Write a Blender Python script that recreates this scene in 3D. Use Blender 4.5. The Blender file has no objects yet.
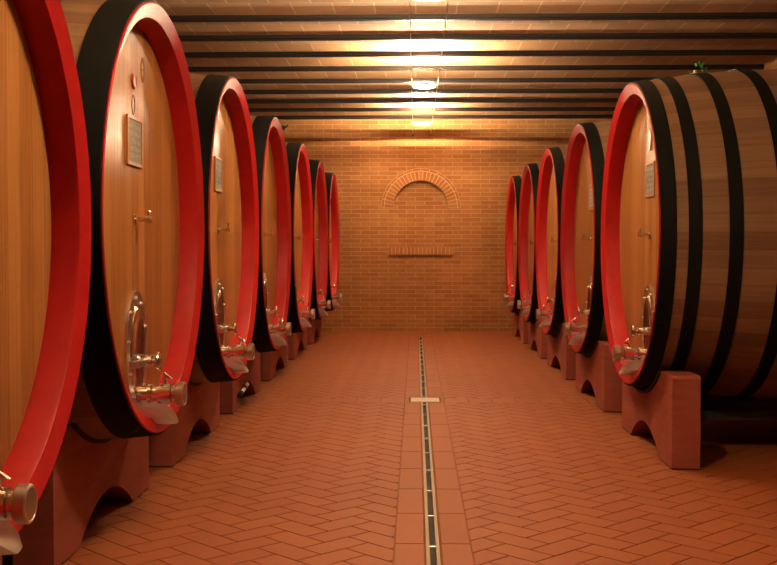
import bpy, bmesh, math, random
from mathutils import Vector, Matrix
random.seed(7)
PI = math.pi
sc = bpy.context.scene
C = sc.collection

# ---------------------------------------------------------------- camera, world, exposure
CAM_H = 1.62
cd = bpy.data.cameras.new('camera'); cam = bpy.data.objects.new('camera', cd); C.objects.link(cam)
cd.sensor_width = 36.0; cd.lens = 1089.4 / 777 * 36.0
cd.clip_end = 100
cam.location = (0, 0, CAM_H)
cam.rotation_euler = (PI/2 - math.atan(30.3/1089.4), 0, math.atan(27.1/1089.4))
sc.camera = cam
w = bpy.data.worlds.new('world'); sc.world = w; w.use_nodes = True
w.node_tree.nodes['Background'].inputs[0].default_value = (1.0, 0.62, 0.36, 1)
w.node_tree.nodes['Background'].inputs[1].default_value = 0.0
sc.view_settings.view_transform = 'Standard'
sc.view_settings.look = 'None'
sc.view_settings.gamma = 1.0
sc.view_settings.exposure = 0.0
sc.view_settings.use_curve_mapping = False
LAMP_COL = (1.0, 0.80, 0.50)
TUBE_E = 64000.0        # halogen tube emission
DIFF_E = 365.0          # frosted diffuser emission

# ---------------------------------------------------------------- node helpers
def mat(name, base=(0.5, 0.5, 0.5), rough=0.5, metal=0.0, spec=0.5):
    m = bpy.data.materials.new(name); m.use_nodes = True
    b = m.node_tree.nodes['Principled BSDF']
    b.inputs['Base Color'].default_value = (*base, 1)
    b.inputs['Roughness'].default_value = rough
    b.inputs['Metallic'].default_value = metal
    b.inputs['Specular IOR Level'].default_value = spec
    return m
def N(m, t, **k):
    n = m.node_tree.nodes.new(t)
    for a, v in k.items(): setattr(n, a, v)
    return n
def L(m, a, b): m.node_tree.links.new(a, b)
def math_n(m, op, a, b=None):
    n = N(m, 'ShaderNodeMath', operation=op)
    for i, v in enumerate((a, b)):
        if v is None: continue
        if isinstance(v, (int, float)): n.inputs[i].default_value = v
        else: L(m, v, n.inputs[i])
    return n.outputs[0]
def ramp(m, fac, stops):
    r = N(m, 'ShaderNodeValToRGB')
    while len(r.color_ramp.elements) < len(stops): r.color_ramp.elements.new(0.5)
    for e, (p, c) in zip(r.color_ramp.elements, stops):
        e.position = p; e.color = (*c, 1)
    L(m, fac, r.inputs[0]); return r.outputs[0]
def mixc(m, fac, a, b, mode='MIX'):
    n = N(m, 'ShaderNodeMix', data_type='RGBA', blend_type=mode)
    for s, v in ((n.inputs[0], fac), (n.inputs[6], a), (n.inputs[7], b)):
        if isinstance(v, (int, float)): s.default_value = v
        elif isinstance(v, tuple): s.default_value = (*v, 1)
        else: L(m, v, s)
    return n.outputs[2]
def bump(m, h, strength=0.3, dist=0.01):
    n = N(m, 'ShaderNodeBump'); n.inputs['Strength'].default_value = strength
    n.inputs['Distance'].default_value = dist
    L(m, h, n.inputs['Height']); L(m, n.outputs[0], m.node_tree.nodes['Principled BSDF'].inputs['Normal'])
def bc(m): return m.node_tree.nodes['Principled BSDF'].inputs['Base Color']
def coords(m):
    t = N(m, 'ShaderNodeTexCoord'); s = N(m, 'ShaderNodeSeparateXYZ'); L(m, t.outputs['Object'], s.inputs[0])
    return t.outputs['Object'], s.outputs[0], s.outputs[1], s.outputs[2]
def comb(m, x, y, z):
    n = N(m, 'ShaderNodeCombineXYZ')
    for i, v in enumerate((x, y, z)):
        if isinstance(v, (int, float)): n.inputs[i].default_value = v
        else: L(m, v, n.inputs[i])
    return n.outputs[0]
def noise(m, vec, scale=5, detail=3, rough=0.55):
    n = N(m, 'ShaderNodeTexNoise'); n.inputs['Scale'].default_value = scale
    n.inputs['Detail'].default_value = detail; n.inputs['Roughness'].default_value = rough
    L(m, vec, n.inputs['Vector']); return n.outputs[0]

# ---------------------------------------------------------------- materials
def plank_wood(name, kind, stops, rough, n_st=64, joint=0.35):
    """kind 'body': staves run along local x round the cask; 'head': boards run up local z."""
    m = mat(name, rough=rough)
    o, x, y, z = coords(m)
    info = N(m, 'ShaderNodeObjectInfo')
    if kind == 'body':
        zc = math_n(m, 'SUBTRACT', z, 0.0)
        a = math_n(m, 'ARCTAN2', y, zc)
        s = math_n(m, 'MULTIPLY', a, n_st / (2*PI))
        along, across = x, s
    else:
        s = math_n(m, 'MULTIPLY', y, 1/0.145)
        along, across = z, s
    cell = math_n(m, 'FLOOR', s)
    wn = N(m, 'ShaderNodeTexWhiteNoise', noise_dimensions='2D')
    L(m, comb(m, cell, info.outputs['Random'], 0), wn.inputs['Vector'])
    rnd = wn.outputs[0]
    g = noise(m, comb(m, math_n(m, 'MULTIPLY', along, 0.9), math_n(m, 'MULTIPLY', across, 5.0 if kind == 'head' else 3.0), math_n(m, 'MULTIPLY', rnd, 9.0)), 1.6, 6, 0.62)
    g2 = noise(m, comb(m, math_n(m, 'MULTIPLY', along, 0.5), math_n(m, 'MULTIPLY', across, 0.5), 3.3), 1.2, 2)
    t = math_n(m, 'ADD', math_n(m, 'MULTIPLY', g, 0.55), math_n(m, 'ADD', math_n(m, 'MULTIPLY', rnd, 0.32), math_n(m, 'MULTIPLY', g2, 0.18)))
    col = ramp(m, t, stops)
    fr = math_n(m, 'FRACT', s)
    edge = math_n(m, 'MINIMUM', fr, math_n(m, 'SUBTRACT', 1.0, fr))
    jl = math_n(m, 'LESS_THAN', edge, 0.022)
    col = mixc(m, math_n(m, 'MULTIPLY', jl, joint), col, (0.06, 0.022, 0.008))
    L(m, col, bc(m))
    m.node_tree.nodes['Principled BSDF'].inputs['Specular IOR Level'].default_value = 0.035 if kind == 'head' else 0.3
    bump(m, math_n(m, 'ADD', math_n(m, 'MULTIPLY', g, 0.8), math_n(m, 'MULTIPLY', rnd, 0.15)), 0.3, 0.02)
    return m
HEAD_STOPS = [(0.25, (0.215, 0.082, 0.021)), (0.5, (0.340, 0.146, 0.044)), (0.75, (0.44, 0.215, 0.076))]
BODY_STOPS = [(0.25, (0.115, 0.062, 0.034)), (0.5, (0.18, 0.102, 0.056)), (0.75, (0.25, 0.155, 0.088))]
M_head = plank_wood('varnished_oak_boards', 'head', HEAD_STOPS, 0.30)
M_body = plank_wood('oak_staves', 'body', BODY_STOPS, 0.5)

M_red = mat('red_rim_paint', (0.56, 0.012, 0.012), 0.5, 0.0, 0.22)
o, x, y, z = coords(M_red)
rn = noise(M_red, o, 14, 4)
L(M_red, mixc(M_red, rn, (0.302, 0.007, 0.009), (0.432, 0.012, 0.011)), bc(M_red))
aa = math_n(M_red, 'FRACT', math_n(M_red, 'MULTIPLY', math_n(M_red, 'ARCTAN2', y, z), 72/(2*PI)))
bump(M_red, math_n(M_red, 'ADD', noise(M_red, o, 9, 3), math_n(M_red, 'MULTIPLY', math_n(M_red, 'LESS_THAN', aa, 0.05), -0.5)), 0.12, 0.01)

M_black = mat('black_painted_iron', (0.0045, 0.0058, 0.0058), 0.7, 0.0, 0.08)
o, *_ = coords(M_black); bump(M_black, noise(M_black, o, 60, 3), 0.15, 0.003)
M_steel = mat('polished_steel', (0.72, 0.69, 0.64), 0.16, 1.0)
M_steel2 = mat('brushed_steel', (0.62, 0.59, 0.55), 0.33, 1.0)
o, *_ = coords(M_steel2); bump(M_steel2, noise(M_steel2, o, 30, 2), 0.05, 0.002)
M_rail2 = mat('dark_grey_timber', (0.035, 0.03, 0.027), 0.8)
M_rail = mat('worn_drain_steel', (0.26, 0.18, 0.125), 0.55, 0.5)
M_cover = mat('worn_cover_steel', (0.34, 0.25, 0.18), 0.5, 0.7)
M_sheet = mat('bright_steel_sheet', (0.80, 0.78, 0.76), 0.35, 0.75)
M_cap = mat('dull_brass_cap', (0.26, 0.18, 0.13), 0.45, 0.7)
M_slate = mat('grey_slate', (0.20, 0.185, 0.16), 0.7)
M_chalk = mat('pale_lettering', (0.42, 0.38, 0.33), 0.8)
M_frame = mat('pale_oak_frame', (0.44, 0.20, 0.075), 0.5)
M_wax = mat('red_wax', (0.42, 0.045, 0.02), 0.35)
M_ink = mat('burnt_brand', (0.20, 0.080, 0.025), 0.7)
M_pewter = mat('pewter', (0.42, 0.36, 0.30), 0.4, 0.6)
M_dark = mat('black_rubber', (0.012, 0.011, 0.010), 0.8)
M_white = mat('white_plastic', (0.75, 0.72, 0.66), 0.5)
M_green = mat('leaf_green', (0.03, 0.28, 0.09), 0.5)

M_stand = mat('red_painted_stand', (0.30, 0.055, 0.032), 0.75, 0.0, 0.25)
o, x, y, z = coords(M_stand)
g = noise(M_stand, comb(M_stand, math_n(M_stand, 'MULTIPLY', x, 2.0), math_n(M_stand, 'MULTIPLY', y, 1.2), math_n(M_stand, 'MULTIPLY', z, 9.0)), 2.2, 5)
n2 = noise(M_stand, o, 2.2, 4)
L(M_stand, ramp(M_stand, math_n(M_stand, 'ADD', math_n(M_stand, 'MULTIPLY', g, 0.5), math_n(M_stand, 'MULTIPLY', n2, 0.5)),
   [(0.3, (0.20, 0.052, 0.036)), (0.55, (0.29, 0.074, 0.050)), (0.75, (0.35, 0.102, 0.068))]), bc(M_stand))
bump(M_stand, g, 0.3, 0.01)

def island_mat(name, stops, rough, nscale=3.0, nmix=0.35):
    m = mat(name, rough=rough, spec=0.3)
    gn = N(m, 'ShaderNodeNewGeometry'); o, *_ = coords(m)
    n1 = noise(m, o, nscale, 5)
    t = math_n(m, 'ADD', math_n(m, 'MULTIPLY', gn.outputs['Random Per Island'], 1-nmix), math_n(m, 'MULTIPLY', n1, nmix))
    L(m, ramp(m, t, stops), bc(m))
    bump(m, noise(m, o, 45, 4), 0.12, 0.004)
    return m
M_tile = island_mat('terracotta_paver', [(0.0, (0.225, 0.058, 0.0155)), (0.5, (0.248, 0.067, 0.019)), (1.0, (0.273, 0.078, 0.023))], 0.62, 1.2, 0.5)
M_grout = mat('floor_grout', (0.198, 0.058, 0.020), 0.9)
M_mortar = mat('lime_mortar', (0.52, 0.30, 0.135), 0.9)
M_vous = island_mat('arch_brick', [(0.0, (0.27, 0.095, 0.029)), (0.5, (0.32, 0.120, 0.038)), (1.0, (0.37, 0.15, 0.050))], 0.8)

def brick_mat(name, plane, bw, bh, c1, c2, mortar, msize=0.006, off=(0, 0), stain=0.35):
    m = mat(name, rough=0.85, spec=0.25)
    o, x, y, z = coords(m)
    u, v = {'xz': (x, z), 'yz': (y, z), 'xy': (x, y)}[plane]
    vec = comb(m, math_n(m, 'ADD', u, 50*bw + off[0]), math_n(m, 'ADD', v, off[1] + 50*bh), 0)
    b = N(m, 'ShaderNodeTexBrick'); L(m, vec, b.inputs['Vector'])
    b.offset = 0.5; b.inputs['Scale'].default_value = 1.0
    b.inputs['Brick Width'].default_value = bw; b.inputs['Row Height'].default_value = bh
    b.inputs['Mortar Size'].default_value = msize; b.inputs['Mortar Smooth'].default_value = 0.3
    b.inputs['Bias'].default_value = 0.0
    b.inputs['Color1'].default_value = (*c1, 1); b.inputs['Color2'].default_value = (*c2, 1); b.inputs['Mortar'].default_value = (*mortar, 1)
    n1 = noise(m, o, 1.1, 5); n2 = noise(m, o, 22, 3)
    k = math_n(m, 'ADD', math_n(m, 'MULTIPLY', n1, 0.7), math_n(m, 'MULTIPLY', n2, 0.3))
    tint = ramp(m, k, [(0.3, (1-stain, 1-stain, 1-stain)), (0.7, (1, 1, 1))])
    L(m, mixc(m, 1.0, b.outputs['Color'], tint, 'MULTIPLY'), bc(m))
    bump(m, math_n(m, 'SUBTRACT', math_n(m, 'MULTIPLY', n2, 0.25), b.outputs['Fac']), 0.35, 0.006)
    return m
WC1, WC2, WM = (0.340, 0.125, 0.038), (0.400, 0.168, 0.056), (0.500, 0.290, 0.130)
M_wall = brick_mat('wall_brick', 'xz', 0.375, 0.086, WC1, WC2, WM)
M_side = brick_mat('side_wall_brick', 'yz', 0.375, 0.086, WC1, WC2, WM)
M_ceil = brick_mat('ceiling_tile', 'xy', 0.46, 0.5775, (0.462, 0.249, 0.125), (0.554, 0.314, 0.167), (0.683, 0.480, 0.295), 0.009, (0, -12.6+0.02), 0.25)
M_beam = mat('dark_steel_beam', (0.014, 0.007, 0.005), 0.5, 0.0, 0.12)
o, *_ = coords(M_beam); bump(M_beam, noise(M_beam, o, 30, 4), 0.35, 0.01)

def emat(name, col, e):
    m = bpy.data.materials.new(name); m.use_nodes = True; nt = m.node_tree
    nt.nodes.remove(nt.nodes['Principled BSDF'])
    em = nt.nodes.new('ShaderNodeEmission'); em.inputs[0].default_value = (*col, 1); em.inputs[1].default_value = e
    nt.links.new(em.outputs[0], nt.nodes['Material Output'].inputs[0]); return m
M_tube = emat('halogen_tube', LAMP_COL, TUBE_E)
M_diff = emat('lit_frosted_glass', LAMP_COL, DIFF_E)

# ---------------------------------------------------------------- mesh helpers
def obj(name, bm, m, parent=None, smooth=True, loc=(0, 0, 0), angle=35, recalc=True):
    if recalc: bmesh.ops.recalc_face_normals(bm, faces=bm.faces)
    me = bpy.data.meshes.new(name); bm.to_mesh(me); bm.free()
    for mm in (m if isinstance(m, (list, tuple)) else [m]): me.materials.append(mm)
    if smooth:
        me.polygons.foreach_set('use_smooth', [True]*len(me.polygons))
        me.set_sharp_from_angle(angle=math.radians(angle))
    o = bpy.data.objects.new(name, me); C.objects.link(o); o.location = loc
    if parent: o.parent = parent
    return o
def tag(o, label=None, cat=None, group=None, kind=None):
    if label: o['label'] = label
    if cat: o['category'] = cat
    if group: o['group'] = group
    if kind: o['kind'] = kind
    return o
def thing(name, label, cat, loc=(0, 0, 0), rz=0, group=None):
    o = bpy.data.objects.new(name, None); C.objects.link(o); o.empty_display_size = 0.2
    o.location = loc; o.rotation_euler = (0, 0, rz); return tag(o, label, cat, group)
def struct(name, bm, m, **k): return tag(obj(name, bm, m, **k), kind='structure')
def box(bm, x0, x1, y0, y1, z0, z1, bev=0.0):
    r = bmesh.ops.create_cube(bm, size=1)
    vs = r['verts']
    for v in vs:
        v.co = Vector((x0 + (v.co.x+0.5)*(x1-x0), y0 + (v.co.y+0.5)*(y1-y0), z0 + (v.co.z+0.5)*(z1-z0)))
    if bev:
        es = {e for v in vs for e in v.link_edges}
        bmesh.ops.bevel(bm, geom=list(es), offset=bev, segments=2, affect='EDGES', profile=0.6)
def lathe_x(bm, prof, seg=96, zc=0.0, yc=0.0, closed=True):
    """profile of (x, r) points spun about the x axis; closed joins last to first."""
    rings = []
    for (px, pr) in prof:
        if pr < 1e-6: rings.append([bm.verts.new((px, yc, zc))]); continue
        rings.append([bm.verts.new((px, yc + pr*math.sin(2*PI*i/seg), zc + pr*math.cos(2*PI*i/seg))) for i in range(seg)])
    n = len(rings)
    for k in range(n if closed else n-1):
        a, b = rings[k], rings[(k+1) % n]
        if len(a) == 1 and len(b) == 1: continue
        for i in range(seg):
            j = (i+1) % seg
            if len(a) == 1: bm.faces.new((a[0], b[i], b[j]))
            elif len(b) == 1: bm.faces.new((a[i], a[j], b[0]))
            else: bm.faces.new((a[i], a[j], b[j], b[i]))
def tube(bm, pts, r, seg=10, caps=True):
    pts = [Vector(p) for p in pts]; rings = []
    up = None
    for i, p in enumerate(pts):
        d = (pts[min(i+1, len(pts)-1)] - pts[max(i-1, 0)]).normalized()
        if up is None:
            up = Vector((0, 0, 1)) if abs(d.z) < 0.9 else Vector((1, 0, 0))
        s = d.cross(up).normalized(); u = s.cross(d).normalized(); up = u
        rr = r[i] if isinstance(r, (list, tuple)) else r
        rings.append([bm.verts.new(p + rr*(math.cos(2*PI*k/seg)*s + math.sin(2*PI*k/seg)*u)) for k in range(seg)])
    for a, b in zip(rings, rings[1:]):
        for k in range(seg):
            bm.faces.new((a[k], a[(k+1) % seg], b[(k+1) % seg], b[k]))
    if caps: bm.faces.new(rings[0][::-1]); bm.faces.new(rings[-1])
def prism_x(bm, poly, x0, x1):
    """polygon of (y, z) points extruded between x0 and x1."""
    a = [bm.verts.new((x0, p[0], p[1])) for p in poly]; b = [bm.verts.new((x1, p[0], p[1])) for p in poly]
    n = len(poly)
    bm.faces.new(a[::-1]); bm.faces.new(b)
    for i in range(n): bm.faces.new((a[i], a[(i+1) % n], b[(i+1) % n], b[i]))

# ---------------------------------------------------------------- room shell
XL, XR, YB, YF, ZC = -4.78, 5.07, 22.2, -4.0, CAM_H + 2.735
T = 0.25
SLOT0, SLOT1 = 0.054, 0.136            # drain channel in the floor
LINE_A, LINE_B = -0.117, 0.308         # joints either side of the drain strip
bm = bmesh.new()
box(bm, XL, SLOT0, YF, YB, -0.2, -0.006); box(bm, SLOT1, XR, YF, YB, -0.2, -0.006)
box(bm, SLOT0, SLOT1, YF, YB, -0.2, -0.055)
box(bm, SLOT0, SLOT1, 20.8, YB, -0.055, -0.006)
n_grout = len(bm.faces)
Wd = 0.172
def paver(b2, cx, cy, hx, hy, rot=0.0, g=0.0024):
    c, s = math.cos(rot), math.sin(rot); hx -= g; hy -= g; e = 0.003
    top = [(-hx+e, -hy+e), (hx-e, -hy+e), (hx-e, hy-e), (-hx+e, hy-e)]; bot = [(-hx, -hy), (hx, -hy), (hx, hy), (-hx, hy)]
    vt = [b2.verts.new((cx + p*c - q*s, cy + p*s + q*c, 0.0)) for p, q in top]
    vb = [b2.verts.new((cx + p*c - q*s, cy + p*s + q*c, -0.008)) for p, q in bot]
    b2.faces.new(vt)
    for i in range(4): b2.faces.new((vb[i], vb[(i+1) % 4], vt[(i+1) % 4], vt[i]))
TR0, TR1 = 11.69, 12.07
def herringbone(x0, x1, y0, y1):
    b2 = bmesh.new(); r = 45; k = math.sqrt(0.5)
    span = int(32/Wd)
    cx0, cy0 = (x0+x1)/2, (y0+y1)/2
    for row in range(-span//2, span//2+1):
        for q in range(-span//8-1, span//8+2):
            c = row % 4 + 4*q
            # centre everything on the region
            for (a, b, hx, hy) in ((c+1.0, row+0.5, Wd, Wd/2), (c+3.5, row+1.0, Wd/2, Wd)):
                px, py = a*Wd, b*Wd
                wx, wy = cx0 + (px-py)*k, cy0 + (px+py)*k
                if x0-0.3 < wx < x1+0.3 and y0-0.3 < wy < y1+0.3:
                    paver(b2, wx, wy, hx, hy, PI/4)
    for co, no in (((x0, 0, 0), (-1, 0, 0)), ((x1, 0, 0), (1, 0, 0)), ((0, y0, 0), (0, -1, 0)), ((0, y1, 0), (0, 1, 0))):
        bmesh.ops.bisect_plane(b2, geom=b2.verts[:]+b2.edges[:]+b2.faces[:], plane_co=co, plane_no=no, clear_outer=True)
    return b2
tmp = []
for (x0, x1, y0, y1) in ((XL, LINE_A-0.004, YF, TR0-0.003), (LINE_B+0.004, XR, YF, TR0-0.003), (XL, LINE_A-0.004, TR1+0.003, YB), (LINE_B+0.004, XR, TR1+0.003, YB)):
    b2 = herringbone(x0, x1, y0, y1)
    me = bpy.data.meshes.new('tmp'); b2.to_mesh(me); b2.free(); tmp.append(me)
for me in tmp: bm.from_mesh(me); bpy.data.meshes.remove(me)
for k in range(18):
    paver(bm, LINE_A-0.004 - 0.26*(k+0.5), (TR0+TR1)/2, 0.13, (TR1-TR0)/2)
    paver(bm, LINE_B+0.004 + 0.26*(k+0.5), (TR0+TR1)/2, 0.13, (TR1-TR0)/2)
y = -3.78
while y < YB-0.02:
    y1 = min(y+0.70, YB)
    for (x0, x1) in ((LINE_A, SLOT0-0.004), (SLOT1+0.004, LINE_B)) + (((SLOT0-0.004, SLOT1+0.004),) if y > 20.6 else ()):
        paver(bm, (x0+x1)/2, (y+y1)/2, (x1-x0)/2, (y1-y)/2)
    y += 0.70
bm.faces.ensure_lookup_table()
for i, f in enumerate(bm.faces): f.material_index = 0 if i < n_grout else 1
struct('floor', bm, [M_grout, M_tile], smooth=False, recalc=False)

bm = bmesh.new(); box(bm, XL-T, XR+T, YF-T, YB+T, ZC, ZC+0.25); struct('ceiling', bm, M_ceil, smooth=False)
bm = bmesh.new(); box(bm, XL-T, XL, YF-T, YB+T, -0.2, ZC); struct('wall_left', bm, M_side, smooth=False)
bm = bmesh.new(); box(bm, XR, XR+T, YF-T, YB+T, -0.2, ZC); struct('wall_right', bm, M_side, smooth=False)
bm = bmesh.new(); box(bm, XL, XR, YF-T, YF, -0.2, ZC); struct('wall_front', bm, M_wall, smooth=False)

# back wall with the opening of the blind arch
NX, NW, NSP, NB, ND = 0.105, 0.555, 2.52, 1.70, 0.13
def arch_pts(cx, w, zs, zb, n=32):
    return [(cx-w, zb)] + [(cx - w*math.cos(PI*i/n), zs + w*math.sin(PI*i/n)) for i in range(n+1)] + [(cx+w, zb)]
bm = bmesh.new()
outer = [bm.verts.new((x, YB, z)) for x, z in ((XL, -0.2), (XR, -0.2), (XR, ZC), (XL, ZC))]
inner = [bm.verts.new((x, YB, z)) for x, z in arch_pts(NX, NW, NSP, NB)]
es = [bm.edges.new((outer[i], outer[(i+1) % 4])) for i in range(4)] + [bm.edges.new((inner[i], inner[(i+1) % len(inner)])) for i in range(len(inner))]
bmesh.ops.triangle_fill(bm, edges=es, use_beauty=True)
# remove faces that fell inside the opening
def inside(x, z): return abs(x-NX) < NW and z > NB and (z < NSP or math.hypot(x-NX, z-NSP) < NW*0.99)
bad = [f for f in bm.faces if inside(f.calc_center_median().x, f.calc_center_median().z)]
bmesh.ops.delete(bm, geom=bad, context='FACES')
deep = [bm.verts.new((v.co.x, YB+ND, v.co.z)) for v in inner]
for i in range(len(inner)):
    j = (i+1) % len(inner); bm.faces.new((inner[i], inner[j], deep[j], deep[i]))
bm.faces.new(deep)
bo = [bm.verts.new((x, YB+T, z)) for x, z in ((XL, -0.2), (XR, -0.2), (XR, ZC), (XL, ZC))]
bm.faces.new(bo)
for i in range(4): bm.faces.new((outer[i], outer[(i+1) % 4], bo[(i+1) % 4], bo[i]))
struct('wall_back', bm, M_wall, smooth=False)

arch = thing('blind_arch', 'round-headed blind brick arch set into the far end wall', 'arch', (NX, YB, NB))
bm = bmesh.new()
nv = 27; r0, r1 = NW+0.004, NW+0.185
for i in range(nv):
    a0 = PI*(i+0.09)/nv; a1 = PI*(i+0.91)/nv
    q = [(-r*math.cos(a), NSP-NB + r*math.sin(a)) for r, a in ((r0, a0), (r1, a0), (r1, a1), (r0, a1))]
    f = [bm.verts.new((x, -0.014, z)) for x, z in q]; b = [bm.verts.new((x, 0.0, z)) for x, z in q]
    bm.faces.new(f); 
    for k in range(4): bm.faces.new((f[k], b[k], b[(k+1) % 4], f[(k+1) % 4]))
obj('voussoir_ring', bm, M_vous, arch, smooth=False)
bm = bmesh.new()
for (ra, rb) in ((NW+0.001, NW+0.196), (NW+0.194, NW+0.252)):
    for i in range(64):
        a0, a1 = PI*i/64, PI*(i+1)/64
        q = [(-r*math.cos(a), NSP-NB + r*math.sin(a)) for r, a in ((ra, a0), (rb, a0), (rb, a1), (ra, a1))]
        f = [bm.verts.new((x, -0.009, z)) for x, z in q]; b = [bm.verts.new((x, 0.0, z)) for x, z in q]
        bm.faces.new(f); bm.faces.new((f[0], b[0], b[3], f[3])); bm.faces.new((f[1], b[1], b[2], f[2]))
bmesh.ops.remove_doubles(bm, verts=bm.verts[:], dist=1e-5)
obj('mortar', bm, M_mortar, arch, smooth=False)
bm = bmesh.new()
nv = 14; r0, r1 = NW+0.20, NW+0.245
for i in range(nv):
    a0 = PI*(i+0.03)/nv; a1 = PI*(i+0.97)/nv; am = (a0+a1)/2
    lo = [(-r0*math.cos(a), NSP-NB + r0*math.sin(a)) for a in (a0, am, a1)]
    hi = [(-r1*math.cos(a), NSP-NB + r1*math.sin(a)) for a in (a1, am, a0)]
    q = lo + hi
    f = [bm.verts.new((x, -0.012, z)) for x, z in q]; b = [bm.verts.new((x, 0.0, z)) for x, z in q]
    bm.faces.new(f)
    for k in range(6): bm.faces.new((f[k], b[k], b[(k+1) % 6], f[(k+1) % 6]))
obj('outer_ring', bm, M_vous, arch, smooth=False)
bm = bmesh.new()
nb = 17; wS = 1.32/nb
for i in range(nb):
    xx = -0.665 + i*wS
    box(bm, xx+0.005, xx+wS-0.005, -0.05, ND-0.005, -0.13, 0.022, 0.004)
sl_ = obj('sill', bm, M_vous, arch, smooth=False)
bm = bmesh.new(); box(bm, -0.663, 0.655, -0.044, ND-0.01, -0.127, 0.017); obj('mortar', bm, M_mortar, sl_, smooth=False)

# ---------------------------------------------------------------- ceiling beams
ordn = ['', 'second', 'third', 'fourth', 'fifth', 'sixth', 'seventh', 'eighth', 'ninth', 'tenth', 'eleventh', 'twelfth']
beam0 = None
for i in range(12):
    yy = 12.6 + (8-i)*1.155
    if beam0 is None:
        bm = bmesh.new(); h, wdt = 0.065, 0.075
        # I section seen from below: lower flange, web
        box(bm, XL, XR, 0, wdt, -h, -h+0.016, 0.002)
        box(bm, XL, XR, wdt/2-0.02, wdt/2+0.02, -h+0.022, 0)
        box(bm, XL, XR, 0.004, wdt-0.004, -h+0.022, 0.0)
        o = beam0 = obj('ceiling_beam', bm, M_beam, smooth=False)
    else:
        o = beam0.copy(); C.objects.link(o)
    o.location = (0, yy, ZC)
    tag(o, ('dark ceiling beam closest to the far end wall' if i == 0 else f'dark ceiling beam, {ordn[i]} counting from the far end wall'), 'beam', 'dark beams across the ceiling')

# ---------------------------------------------------------------- cable and lamps
cabx = (-0.055, 0.300); lcx = (cabx[0]+cabx[1])/2
lamps = [(4.9, CAM_H+2.27), (9.95, CAM_H+2.335), (15.1, CAM_H+2.30), (20.4, CAM_H+2.41)]
wallz = CAM_H + 2.385
def make_lamp():
    root = thing('cable_lamp', None, 'lamp')
    hw = (cabx[1]-cabx[0])/2
    bm = bmesh.new(); lathe_x(bm, [(-0.11, 0), (-0.11, 0.003), (0.11, 0.003), (0.11, 0)], 8, closed=False); obj('halogen_tube', bm, M_tube, root)
    bm = bmesh.new(); 
    for (zz, kk) in ((-0.0195, 1.0), (-0.024, 0.96), (-0.028, 0.75)):
        V = [bm.verts.new((0.115*kk*math.copysign(abs(math.cos(a))**0.6, math.cos(a)), 0.150*kk*math.copysign(abs(math.sin(a))**0.45, math.sin(a)), zz)) for a in [2*PI*(k+0.5)/32 for k in range(32)]]
        if zz == -0.0195: bm.faces.new(V)
        else:
            for k in range(32): bm.faces.new((pv[k], pv[(k+1) % 32], V[(k+1) % 32], V[k]))
        pv = V
    bm.faces.new(pv[::-1])
    obj('diffuser', bm, M_diff, root, smooth=False)
    for s in (-1, 1):
        bm = bmesh.new(); lathe_x(bm, [(s*0.11, 0), (s*0.11, 0.014), (s*0.145, 0.018), (s*0.15, 0.012), (s*(hw-0.004), 0.006), (s*(hw-0.004), 0)], 14, closed=False)
        obj('socket', bm, M_steel2, root)
        bm = bmesh.new(); box(bm, s*hw-0.013, s*hw+0.013, -0.02, 0.02, -0.012, 0.014, 0.004); obj('cable_clamp', bm, M_steel2, root, smooth=False)
        bm = bmesh.new(); box(bm, -0.15, 0.15, s*0.15-0.0015, s*0.15+0.0015, -0.0108, 0.0075)  # added rail, sized to throw the dark band across the end wall
        obj('shade_rail', bm, M_steel2, root, smooth=False)
        bm = bmesh.new(); tube(bm, [(s*0.135, -0.15, -0.014), (s*0.135, 0.15, -0.014)], 0.003, 8)
        tube(bm, [(s*0.135, 0, -0.014), (s*0.135, 0, -0.006)], 0.004, 8); obj('diffuser_bracket', bm, M_steel2, root)
    return root
def copy_tree(o, parent=None):
    c = o.copy(); C.objects.link(c); c.parent = parent
    for ch in list(o.children): copy_tree(ch, c)
    return c
lab = ['cable lamp over the aisle just above the top of view',
       'cable lamp cut by the top edge of the photo', 'glowing cable lamp in the middle of the ceiling, second from the far wall',
       'glowing cable lamp nearest the far brick wall']
lamp = make_lamp()
for i, (ly, lz) in enumerate(lamps):
    o = lamp if i == 0 else copy_tree(lamp)
    o.location = (lcx, ly, lz); tag(o, lab[i], 'lamp', 'cable lamps along the aisle')
for s, nm in ((0, 'left'), (1, 'right')):
    cx = cabx[s]; pts = [(cx, YF, lamps[0][1])]
    seq = lamps + [(YB, wallz)]
    for a, b in zip(seq, seq[1:]):
        for k in range(8):
            t = k/8; pts.append((cx, a[0] + t*(b[0]-a[0]), a[1] + t*(b[1]-a[1]) - 0.03*4*t*(1-t)))
    pts.append((cx, YB-0.001, wallz))
    r = thing('lamp_cable', f'{nm} one of the two thin cables that carry the lamps along the ceiling', 'cable', (0, 0, 0), 0)
    bm = bmesh.new(); tube(bm, pts, 0.004, 6); obj('wire', bm, M_steel2, r)
    bm = bmesh.new(); tube(bm, [(cx, YB, wallz), (cx, YB-0.05, wallz)], [0.02, 0.008], 10); obj('wall_anchor', bm, M_dark, r)

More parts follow.
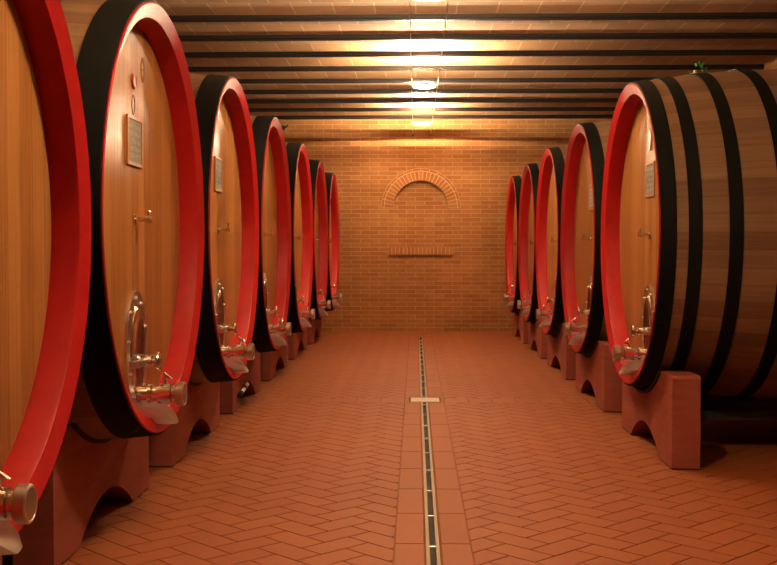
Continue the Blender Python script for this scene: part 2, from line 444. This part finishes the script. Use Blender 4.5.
# ---------------------------------------------------------------- drain
dr = thing('floor_drain', 'narrow steel slot drain running down the middle of the aisle', 'drain', ((SLOT0+SLOT1)/2, 9, 0))
for s in (-1, 1):
    bm = bmesh.new()
    a, b = (0.017, 0.038)
    x0, x1 = (s*a, s*b) if s > 0 else (s*b, s*a)
    box(bm, x0, x1, YF-9+0.01, 20.75-9, -0.05, 0.003, 0.001); obj('rail', bm, M_rail, dr, smooth=False)
bm = bmesh.new(); box(bm, -0.017, 0.017, YF-9+0.01, 20.75-9, -0.054, -0.045); obj('channel', bm, M_dark, dr, smooth=False)
bar = None; yy = 3.16
while yy < 20.6:
    if bar is None:
        bm = bmesh.new(); box(bm, -0.017, 0.017, -0.012, 0.012, -0.012, 0.001); bar = o = obj('cross_bar', bm, M_steel2, dr, smooth=False)
    else:
        o = bar.copy(); C.objects.link(o); o.parent = dr
    o.location = (0, yy-9, 0); yy += 0.70
dc = thing('drain_cover', 'square steel inspection cover crossing the floor drain', 'drain cover', (0.103, 11.88, 0.0))
bm = bmesh.new(); box(bm, -0.175, 0.175, -0.19, 0.19, -0.005, 0.005, 0.002); obj('plate', bm, M_cover, dc, smooth=False)
bm = bmesh.new()
for s in (-1, 1):
    box(bm, s*0.165-0.01, s*0.165+0.01, -0.19, 0.19, 0.004, 0.010, 0.001); box(bm, -0.155, 0.155, s*0.18-0.01, s*0.18+0.01, 0.004, 0.010, 0.001)
obj('rim', bm, M_steel, dc, smooth=False)

# ---------------------------------------------------------------- casks
LEN = 2.6
def rad(x, R, Rb): return R + (Rb-R)*(1 - ((x-LEN/2)/(LEN/2))**2)
HOOPS_R = [(0.012, 0.125), (0.208, 0.304), (0.492, 0.590), (0.840, 0.938)]
HOOPS_L = [(0.012, 0.185), (0.42, 0.53), (0.80, 0.91)]
HOOPS_R += [(LEN-b, LEN-a) for a, b in HOOPS_R[::-1]]
HOOPS_L += [(LEN-b, LEN-a) for a, b in HOOPS_L[::-1]]
def ell(cy, cz, a, b, n=40): return [(cy + a*math.cos(2*PI*i/n), cz + b*math.sin(2*PI*i/n)) for i in range(n)]
def ring_x(bm, o_, i_, x0, x1):
    n = len(o_)
    V = [[bm.verts.new((x, p[0], p[1])) for p in q] for q, x in ((o_, x0), (i_, x0), (i_, x1), (o_, x1))]
    for k in range(4):
        a, b = V[k], V[(k+1) % 4]
        for i in range(n): bm.faces.new((a[i], a[(i+1) % n], b[(i+1) % n], b[i]))
HOOPS_M = [(0.012, 0.145), (0.40, 0.50), (0.78, 0.88)]
HOOPS_M += [(LEN-b, LEN-a) for a, b in HOOPS_M[::-1]]
def make_cask(R, Rb, rec, yo, plaque, extras=(), hoops=HOOPS_L):
    """local frame: aisle face at x=0 looking down -x, body towards +x, axis at z=0; yo shifts the fittings."""
    root = thing('wine_cask', None, 'cask')
    body_prof = [(0.0 + LEN*i/28, rad(LEN*i/28, R, Rb)) for i in range(29)]
    # staves: outer skin and inner skin
    bm = bmesh.new()
    prof = [(px, pr) for px, pr in body_prof if 0.02 <= px <= LEN-0.02] 
    prof = [(0.02, rad(0.02, R, Rb))] + prof + [(LEN-0.02, rad(0.02, R, Rb))]
    prof += [(LEN-0.16, R-0.10), (0.16, R-0.10)]
    lathe_x(bm, prof, 128); obj('staves', bm, M_body, root)
    w1, w2 = 0.088, 0.105
    for side in (0, 1):
        bm = bmesh.new()
        p = [(0.021, R-0.006), (0.006, R-0.002), (0.0, R-0.010), (0.014, R-0.045), (0.030, R-w1), (0.042, R-w1-0.006), (rec+0.02, R-w2), (rec+0.02, R-0.03)]
        if side: p = [(LEN-a, b) for a, b in p]
        lathe_x(bm, p, 128); obj('chime', bm, M_red, root, angle=25)
        bm = bmesh.new(); rh = R-w2+0.004
        p = [(rec, 0.0), (rec, rh-0.02), (rec+0.006, rh), (rec+0.05, rh), (rec+0.05, 0.0)]
        if side: p = [(LEN-a, b) for a, b in p]
        lathe_x(bm, p, 96, closed=False); obj('head', bm, M_head, root, angle=25)
    for a, b in hoops:
        bm = bmesh.new(); n = 4; t = 0.008
        p = [(a + (b-a)*i/n, rad(a + (b-a)*i/n, R, Rb) + t) for i in range(n+1)]
        p += [(b, rad(b, R, Rb)-0.004), (a, rad(a, R, Rb)-0.004)]
        lathe_x(bm, p, 128); obj('hoop', bm, M_black, root)
    hx = rec
    # sampling tap
    tap = None
    bm = bmesh.new(); lathe_x(bm, [(hx, 0), (hx, 0.032), (hx-0.012, 0.032), (hx-0.016, 0.013), (hx-0.065, 0.013), (hx-0.068, 0.022), (hx-0.100, 0.022), (hx-0.105, 0.0)], 16, zc=-0.0, yc=yo, closed=False)
    tap = obj('sampling_tap', bm, M_steel, root)
    bm = bmesh.new(); tube(bm, [(hx-0.085, yo, 0.012), (hx-0.085, yo, 0.045)], 0.008, 8); tube(bm, [(hx-0.085, yo-0.035, 0.045), (hx-0.085, yo+0.035, 0.045)], 0.009, 8)
    obj('tap_handle', bm, M_steel, tap)
    # manhole
    mz = -0.76
    bm = bmesh.new(); ring_x(bm, ell(yo, mz, 0.235, 0.345), ell(yo, mz, 0.165, 0.265), hx-0.016, hx+0.002)
    for k in range(10):
        a = 2*PI*k/10 + 0.2; cy, cz = yo + 0.20*math.cos(a), mz + 0.305*math.sin(a)
        lathe_x(bm, [(hx-0.016, 0.012), (hx-0.026, 0.010), (hx-0.028, 0)], 8, zc=cz, yc=cy, closed=False)
    fr = obj('manhole_frame', bm, M_steel2, root, angle=30)
    bm = bmesh.new()
    V = []
    for (k, dx) in ((1.0, 0.0), (0.93, -0.018), (0.80, -0.010), (0.4, 0.0), (0.001, 0.003)):
        V.append([bm.verts.new((hx-0.004+dx, p[0], p[1])) for p in ell(yo, mz, 0.163*k, 0.263*k)])
    for a, b in zip(V, V[1:]):
        for i in range(40): bm.faces.new((a[i], a[(i+1) % 40], b[(i+1) % 40], b[i]))
    dd = obj('manhole_door', bm, M_steel, root, angle=40)
    bm = bmesh.new(); mz = -0.80 if yo < 0 else -0.825
    box(bm, hx-0.075, hx-0.058, yo-0.19, yo+0.19, mz+0.0-0.022, mz+0.022, 0.004)
    for s in (-1, 1): box(bm, hx-0.070, hx-0.010, yo+s*0.18-0.012, yo+s*0.18+0.012, mz-0.020, mz+0.020, 0.004)
    obj('clamp_bar', bm, M_steel2, dd)
    bm = bmesh.new(); lathe_x(bm, [(hx-0.018, 0), (hx-0.018, 0.030), (hx-0.03, 0.020), (hx-0.06, 0.020), (hx-0.062, 0.030), (hx-0.10, 0.030), (hx-0.105, 0.018), (hx-0.125, 0.018), (hx-0.128, 0.030), (hx-0.150, 0.030), (hx-0.152, 0.0)], 18, zc=mz, yc=yo, closed=False)
    # star-handled nut
    for k in range(3):
        a = 2*PI*k/3 + 0.5; d = Vector((0, math.cos(a), math.sin(a)))
        c0 = Vector((hx-0.14, yo, mz)); tube(bm, [c0, c0 + d*0.046], 0.010, 8)
    ringp = [(hx-0.14, yo + 0.046*math.cos(2*PI*k/24), mz + 0.046*math.sin(2*PI*k/24)) for k in range(25)]
    tube(bm, ringp, 0.009, 8, caps=False)
    obj('hand_wheel', bm, M_steel, dd)
    # butterfly valve
    vz = -0.985 if yo < 0 else -1.015
    bm = bmesh.new()
    p = [(hx-0.002, 0), (hx-0.002, 0.062), (hx-0.014, 0.062), (hx-0.018, 0.040), (hx-0.075, 0.040), (hx-0.08, 0.056), (hx-0.10, 0.056), (hx-0.105, 0.044), (hx-0.135, 0.044),
         (hx-0.14, 0.060), (hx-0.215, 0.060), (hx-0.22, 0.047), (hx-0.25, 0.047), (hx-0.25, 0)]
    lathe_x(bm, p, 28, zc=vz, yc=yo, closed=False); vl = obj('valve', bm, M_steel, root, angle=30)
    bm = bmesh.new(); q = [(hx-0.245, 0), (hx-0.245, 0.066), (hx-0.250, 0.070), (hx-0.288, 0.070), (hx-0.293, 0.064), (hx-0.293, 0.058), (hx-0.290, 0.056), (hx-0.290, 0.0)]
    lathe_x(bm, q, 28, zc=vz, yc=yo, closed=False); obj('cap_ring', bm, M_steel2, vl, angle=30)
    bm = bmesh.new(); lathe_x(bm, [(hx-0.289, 0.0), (hx-0.289, 0.056), (hx-0.292, 0.056), (hx-0.292, 0)], 28, zc=vz, yc=yo, closed=False); obj('cap', bm, M_cap, vl)
    bm = bmesh.new()
    tube(bm, [(hx-0.178, yo, vz+0.055), (hx-0.178, yo, vz+0.085)], 0.012, 10)
    tube(bm, [(hx-0.178, yo, vz+0.085), (hx-0.172, yo+0.01, vz+0.122), (hx-0.215, yo, vz+0.088), (hx-0.178, yo, vz+0.085)], 0.007, 8)
    obj('valve_lever', bm, M_steel, vl)
    # spout under the valve
    bm = bmesh.new(); rows = []
    nL, nA = 8, 14
    for i in range(nL+1):
        t = i/nL; xx = hx-0.01 - 0.235*t; zc_ = vz-0.045 - 0.05*t; rr = 0.110*(1-0.35*max(0, t-0.5)**1.5*2)
        half = PI*0.5 if t < 0.55 else PI*0.5*math.sqrt(max(0.05, 1-((t-0.55)/0.48)**2))
        rows.append([(xx, yo + rr*math.sin(-half + 2*half*k/nA), zc_ - rr*math.cos(-half + 2*half*k/nA)*0.95) for k in range(nA+1)])
    for off in (0.0,):
        vv = [[bm.verts.new(p) for p in r] for r in rows]
        for a, b in zip(vv, vv[1:]):
            for k in range(nA): bm.faces.new((a[k], a[k+1], b[k+1], b[k]))
    bmesh.ops.solidify(bm, geom=bm.faces[:], thickness=0.004)
    obj('drip_spout', bm, M_sheet, root, angle=50)
    # slate plaque
    if plaque:
        pz = 0.450
        bm = bmesh.new(); hw, hh, t = 0.165, 0.142, 0.020
        box(bm, hx-0.013, hx, yo-hw, yo+hw, pz+hh-t, pz+hh, 0.003); box(bm, hx-0.013, hx, yo-hw, yo+hw, pz-hh, pz-hh+t, 0.003)
        box(bm, hx-0.013, hx, yo-hw, yo-hw+t, pz-hh+t, pz+hh-t, 0.003); box(bm, hx-0.013, hx, yo+hw-t, yo+hw, pz-hh+t, pz+hh-t, 0.003)
        pq = obj('plaque_frame', bm, M_frame, root, smooth=False)
        bm = bmesh.new(); box(bm, hx-0.008, hx, yo-hw+t, yo+hw-t, pz-hh+t, pz+hh-t); obj('slate', bm, M_slate, pq, smooth=False)
        bm = bmesh.new(); rr = random.Random(3)
        for ln in range(5):
            zz = pz + 0.084 - ln*0.042; yy0 = -0.130 + 0.02*rr.random(); ye = 0.130 - 0.03*rr.random()
            while yy0 < ye:
                ww = 0.012 + 0.01*rr.random()
                if rr.random() > 0.12:
                    box(bm, hx-0.0090, hx-0.008, yo+yy0, yo+yy0+0.005, zz-0.012, zz+0.012)
                    zz2 = zz + rr.choice((-0.011, 0, 0.011)); box(bm, hx-0.0090, hx-0.008, yo+yy0+0.005, yo+yy0+ww, zz2-0.0025, zz2+0.0025)
                yy0 += ww + 0.007
        obj('lettering', bm, M_chalk, pq, smooth=False)
    sgn = 1 if yo < 0 else -1
    if 'seal' in extras:
        bm = bmesh.new(); lathe_x(bm, [(hx, 0.045), (hx-0.010, 0.045), (hx-0.014, 0.036), (hx-0.010, 0.030), (hx-0.010, 0)], 24, zc=0.80, yc=yo, closed=False)
        tag(obj('seal', bm, M_wax, root), 'round red wax seal')
        bm = bmesh.new(); ring_x(bm, ell(yo, 0.665, 0.035, 0.06, 24), ell(yo, 0.665, 0.028, 0.052, 24), hx-0.002, hx+0.001); obj('oval_brand', bm, M_ink, root)
        bm = bmesh.new(); ring_x(bm, ell(yo-0.22, 0.90, 0.050, 0.075, 24), ell(yo-0.22, 0.90, 0.030, 0.045, 24), hx-0.002, hx+0.001)
        box(bm, hx-0.002, hx, yo-0.255, yo-0.185, 0.895, 0.905); obj('emblem', bm, M_ink, root)
    if 'badge' in extras:
        bm = bmesh.new(); cz = 0.80
        pl = [(yo + a*math.cos(t)*1.0, cz + (0.055 if math.sin(t) > 0 else 0.11)*math.sin(t)) for a, t in ((0.045*(1 if math.sin(2*PI*k/24) > 0 else 1+math.sin(2*PI*k/24)*0.45), 2*PI*k/24) for k in range(24))]
        prism_x(bm, pl, hx-0.012, hx); tag(obj('badge', bm, M_pewter, root), 'small pale drop-shaped metal badge')
        bm = bmesh.new()
        for k in range(5):
            zz = 0.86 + k*0.035
            box(bm, hx-0.002, hx, yo+0.16, yo+0.24, zz, zz+0.008); box(bm, hx-0.002, hx, yo+0.16 + 0.015*(k % 3), yo+0.172 + 0.015*(k % 3), zz, zz+0.03)
            box(bm, hx-0.002, hx, yo-0.03, yo+0.03, zz+0.01, zz+0.018)
        obj('branded_lettering', bm, M_ink, root)
    return root

RL, ZL, XLH = 1.25, 1.810, -1.486
RR, ZR, XRH = 1.26, 1.767, 1.775
YL = [3.755, 6.40, 9.09, 11.78, 14.57, 17.29, 20.02]
YR = [9.26, 12.17, 14.95, 17.66, 20.42]
place = ['nearest the viewer, cut off by the left edge of the photo', 'second from the viewer', 'third from the viewer', 'fourth from the viewer',
         'fifth from the viewer', 'second from the far wall', 'closest to the far wall']
cl = ['large oak wine cask with red rim at the left edge, nearest the viewer',
      'oak wine cask with red wax seal and slate plaque, second in the left row',
      'oak wine cask with red rim and slate plaque, third in the left row',
      'red-rimmed oak wine cask in the left row, fourth from the viewer',
      'red-rimmed oak wine cask in the left row, fifth from the viewer',
      'red-rimmed oak wine cask in the left row, second from the far wall',
      'red-rimmed oak wine cask in the left row, closest to the far wall']
cr = ['big oak wine cask with black hoops and pale badge, nearest in the right row',
      'red-rimmed oak wine cask with slate plaque, second in the right row',
      'red-rimmed oak wine cask in the middle of the right row, third of five',
      'red-rimmed oak wine cask in the right row, second from the far wall',
      'red-rimmed oak wine cask in the right row, closest to the far wall']
def with_center(o, x, y, z, rz):
    o.location = (x, y, z); o.rotation_euler = (0, 0, rz)
RBL = 1.322
plain = make_cask(RL, RBL, 0.15, 0.10, False)
plq = make_cask(RL, RBL, 0.15, 0.10, True)
for i, yy in enumerate(YL):
    if i == 0: o = make_cask(1.222, 1.298, 0.15, 0.0, False)
    elif i == 1: o = make_cask(RL, RBL, 0.15, 0.10, True, ('seal',))
    elif i == 2: o = plq
    elif i == 3: o = plain
    else: o = copy_tree(plain)
    with_center(o, XLH, yy, ZL + (-0.055 if i == 0 else 0), PI)
    tag(o, cl[i], 'cask', 'wine casks of the left row')
plain = make_cask(RR, 1.335, 0.15, -0.18, False, (), HOOPS_M)
for i, yy in enumerate(YR):
    if i == 0: o = make_cask(RR, 1.37, 0.16, -0.22, True, ('badge',), HOOPS_R)
    elif i == 1: o = make_cask(RR, 1.335, 0.15, -0.20, True, (), HOOPS_M)
    elif i == 2: o = plain
    else: o = copy_tree(plain)
    with_center(o, XRH, yy, ZR, 0)
    tag(o, cr[i], 'cask', 'wine casks of the right row')

# ---------------------------------------------------------------- stands
SX = 0.13
def make_stand(R, Rb, zc, hw=0.98, top=0.70, lift=0.012, off=0.0):
    """local frame as the cask, floor at z=0."""
    root = thing('cask_stand', None, 'stand')
    for k, (x0, x1) in enumerate(((SX, SX+0.21), (LEN-SX-0.21, LEN-SX))):
        rs = max(rad(x0, R, Rb), rad(x1, R, Rb)) + 0.022
        poly = [(-hw, lift)]
        poly += [(-0.56, lift)] + [(-0.56 + 1.12*j/20, lift + 0.20*math.sin(PI*j/20)**0.8) for j in range(1, 20)] + [(0.56, lift)]
        poly += [(hw, lift), (hw, top-0.02), (hw-0.02, top)]
        yc = math.sqrt(rs*rs - (zc-top)**2)
        for j in range(0, 25):
            yv = yc - 2*yc*j/24; poly.append((yv, zc - math.sqrt(rs*rs - yv*yv)))
        poly += [(-hw+0.02, top), (-hw, top-0.02)]
        poly = [(p[0] + (off if not (abs(p[1]-zc) < rs+1e-6 and abs(math.hypot(p[0], p[1]-zc)-rs) < 1e-5) else 0.0), p[1]) for p in poly]
        bm = bmesh.new(); prism_x(bm, poly, x0, x1); bmesh.ops.triangulate(bm, faces=[f for f in bm.faces if len(f.verts) > 4])
        blk = obj('block', bm, M_stand, root, smooth=False)
        bm = bmesh.new()
        bm.free()
        for yv in (-0.92, -0.78, 0.78, 0.92):
            bm = bmesh.new(); box(bm, x0+0.004, x1-0.004, yv-0.045+off, yv+0.045+off, 0.0, lift)
            obj('foot_pad', bm, M_dark, blk, smooth=False)
        bm = bmesh.new(); n = 24; y0 = yc*0.96; rp = rad((x0+x1)/2, R, Rb)
        up = []; dn = []
        for j in range(n+1):
            yv = -y0 + 2*y0*j/n
            dn.append((yv, zc - math.sqrt(rs*rs - yv*yv) - 0.001)); up.append((yv, zc - math.sqrt((rs-0.021)**2 - yv*yv)))
        # cradle strip between cask and block
        prism_x(bm, dn + up[::-1], x0-0.018, x1-0.03)
        bmesh.ops.triangulate(bm, faces=[f for f in bm.faces if len(f.verts) > 4])
        obj('rubber_strip', bm, M_dark, blk, smooth=False)
    for s in (-1, 1):
        bm = bmesh.new(); box(bm, SX+0.21, LEN-SX-0.21, s*0.30-0.04, s*0.30+0.04, 0.25, 0.33, 0.005); obj('tie_rail', bm, M_rail2, root, smooth=False)
    return root
stl = [f'dull red stand under the {p} cask of the left row' for p in ('first', 'second', 'third', 'fourth', 'fifth', 'sixth', 'seventh and farthest')]
stl[3] = 'dull red stand in the left row with a white and black fitting at its arch'
st_r = [f'dull red stand under the {p} cask of the right row' for p in ('nearest', 'second', 'third', 'fourth', 'farthest')]
sl = make_stand(RL, RBL, ZL)
for i, yy in enumerate(YL):
    o = sl if i == 0 else copy_tree(sl)
    with_center(o, XLH - 0.21, yy + (0.0, 0.0, 0.12, 0.15, 0.12, 0.1, 0.0)[i]*0, 0, PI); tag(o, stl[i], 'stand', 'stands of the left row')
    if i == 3:
        bm = bmesh.new(); tube(bm, [(SX-0.03, 0.62, 0.17), (SX-0.03, 0.22, 0.21)], 0.021, 14); ho = obj('hose_fitting', bm, M_white, o); tag(ho, 'white tubular fitting')
        bm = bmesh.new(); tube(bm, [(SX-0.03, 0.74, 0.155), (SX-0.03, 0.62, 0.17)], 0.024, 14); tube(bm, [(SX-0.03, 0.43, 0.194), (SX-0.03, 0.39, 0.199)], 0.024, 14); obj('black_sleeve', bm, M_dark, ho)
sr = make_stand(RR, 1.335, ZR, off=-0.17)
for i, yy in enumerate(YR):
    o = make_stand(RR, 1.37, ZR, off=-0.17) if i == 0 else (sr if i == 1 else copy_tree(sr))
    with_center(o, XRH, yy, 0, 0); tag(o, st_r[i], 'stand', 'stands of the right row')

# ---------------------------------------------------------------- small things on the near right cask
def r_at(x): return rad(x, RR, 1.37)
def put_bung(lx, label, big):
    z0 = ZR + r_at(lx) + 0.002
    r = thing('bung', label, 'bung', (XRH+lx, YR[0], z0-0.002))
    bm = bmesh.new()
    for i in range(1): pass
    prof = [(0.0, 0.0), (0.0, 0.050*big), (0.012, 0.045*big), (0.02, 0.03)]
    seg = 20; rings = [[bm.verts.new((pr*math.cos(2*PI*k/seg), pr*math.sin(2*PI*k/seg), pz)) for k in range(seg)] for pz, pr in prof[1:]]
    for a, b in zip(rings, rings[1:]):
        for k in range(seg): bm.faces.new((a[k], a[(k+1) % seg], b[(k+1) % seg], b[k]))
    bm.faces.new(rings[0]); bm.faces.new(rings[-1]); obj('collar', bm, M_white, r)
    bm = bmesh.new(); tube(bm, [(0, 0, 0.018), (0, 0, 0.028 + 0.016*(big < 1.1))], 0.014, 12); obj('stopper', bm, M_white, r)
put_bung(0.57, 'white bung on top of the near right cask beside the green sprig', 1.0)
put_bung(0.90, 'wide white bung on top of the near right cask, closer to the right edge', 1.25)
lx = 0.64
sp = thing('green_sprig', 'tiny green sprig sticking up from the top of the near right cask', 'sprig', (XRH+lx, YR[0], ZR + r_at(lx)))
bm = bmesh.new(); tube(bm, [(0, 0, 0), (-0.01, 0, 0.05), (-0.03, 0, 0.08)], 0.003, 6); tube(bm, [(0, 0, 0), (0.02, 0, 0.04), (0.03, 0, 0.06)], 0.004, 6); obj('stem', bm, M_green, sp)
bm = bmesh.new(); rr = random.Random(5)
for (bx, bz) in ((-0.04, 0.09), (-0.02, 0.08), (0.0, 0.06), (0.03, 0.06), (0.02, 0.04), (0.035, 0.03), (-0.05, 0.075)):
    d = Vector((rr.uniform(-1, 1), rr.uniform(-1, 1), rr.uniform(0, 0.8))).normalized(); s = d.cross(Vector((0, 1, 0.3))).normalized()*0.012; p = Vector((bx, 0, bz)); u = Vector((0, 0, 0.002))
    q = [bm.verts.new(v) for v in (p, p+d*0.02+s+u, p+d*0.045, p+d*0.02-s+u)]; bm.faces.new(q)
    q = [bm.verts.new(v) for v in (p-u, p+d*0.02-s-u, p+d*0.045-u, p+d*0.02+s-u)]; bm.faces.new(q)
obj('leaf', bm, M_green, sp, smooth=False)

hk = thing('wall_hook', 'small black hook high on the far wall at the left, just under the ceiling', 'hook', (-2.70, YB, 4.15))
bm = bmesh.new(); tube(bm, [(0, 0, 0), (0, -0.015, 0)], 0.05, 12); obj('plate', bm, M_dark, hk)
bm = bmesh.new(); tube(bm, [(0, -0.01, 0), (0.03, -0.10, 0), (0.09, -0.12, 0.01), (0.11, -0.12, 0.05)], 0.016, 8); obj('arm', bm, M_dark, hk)
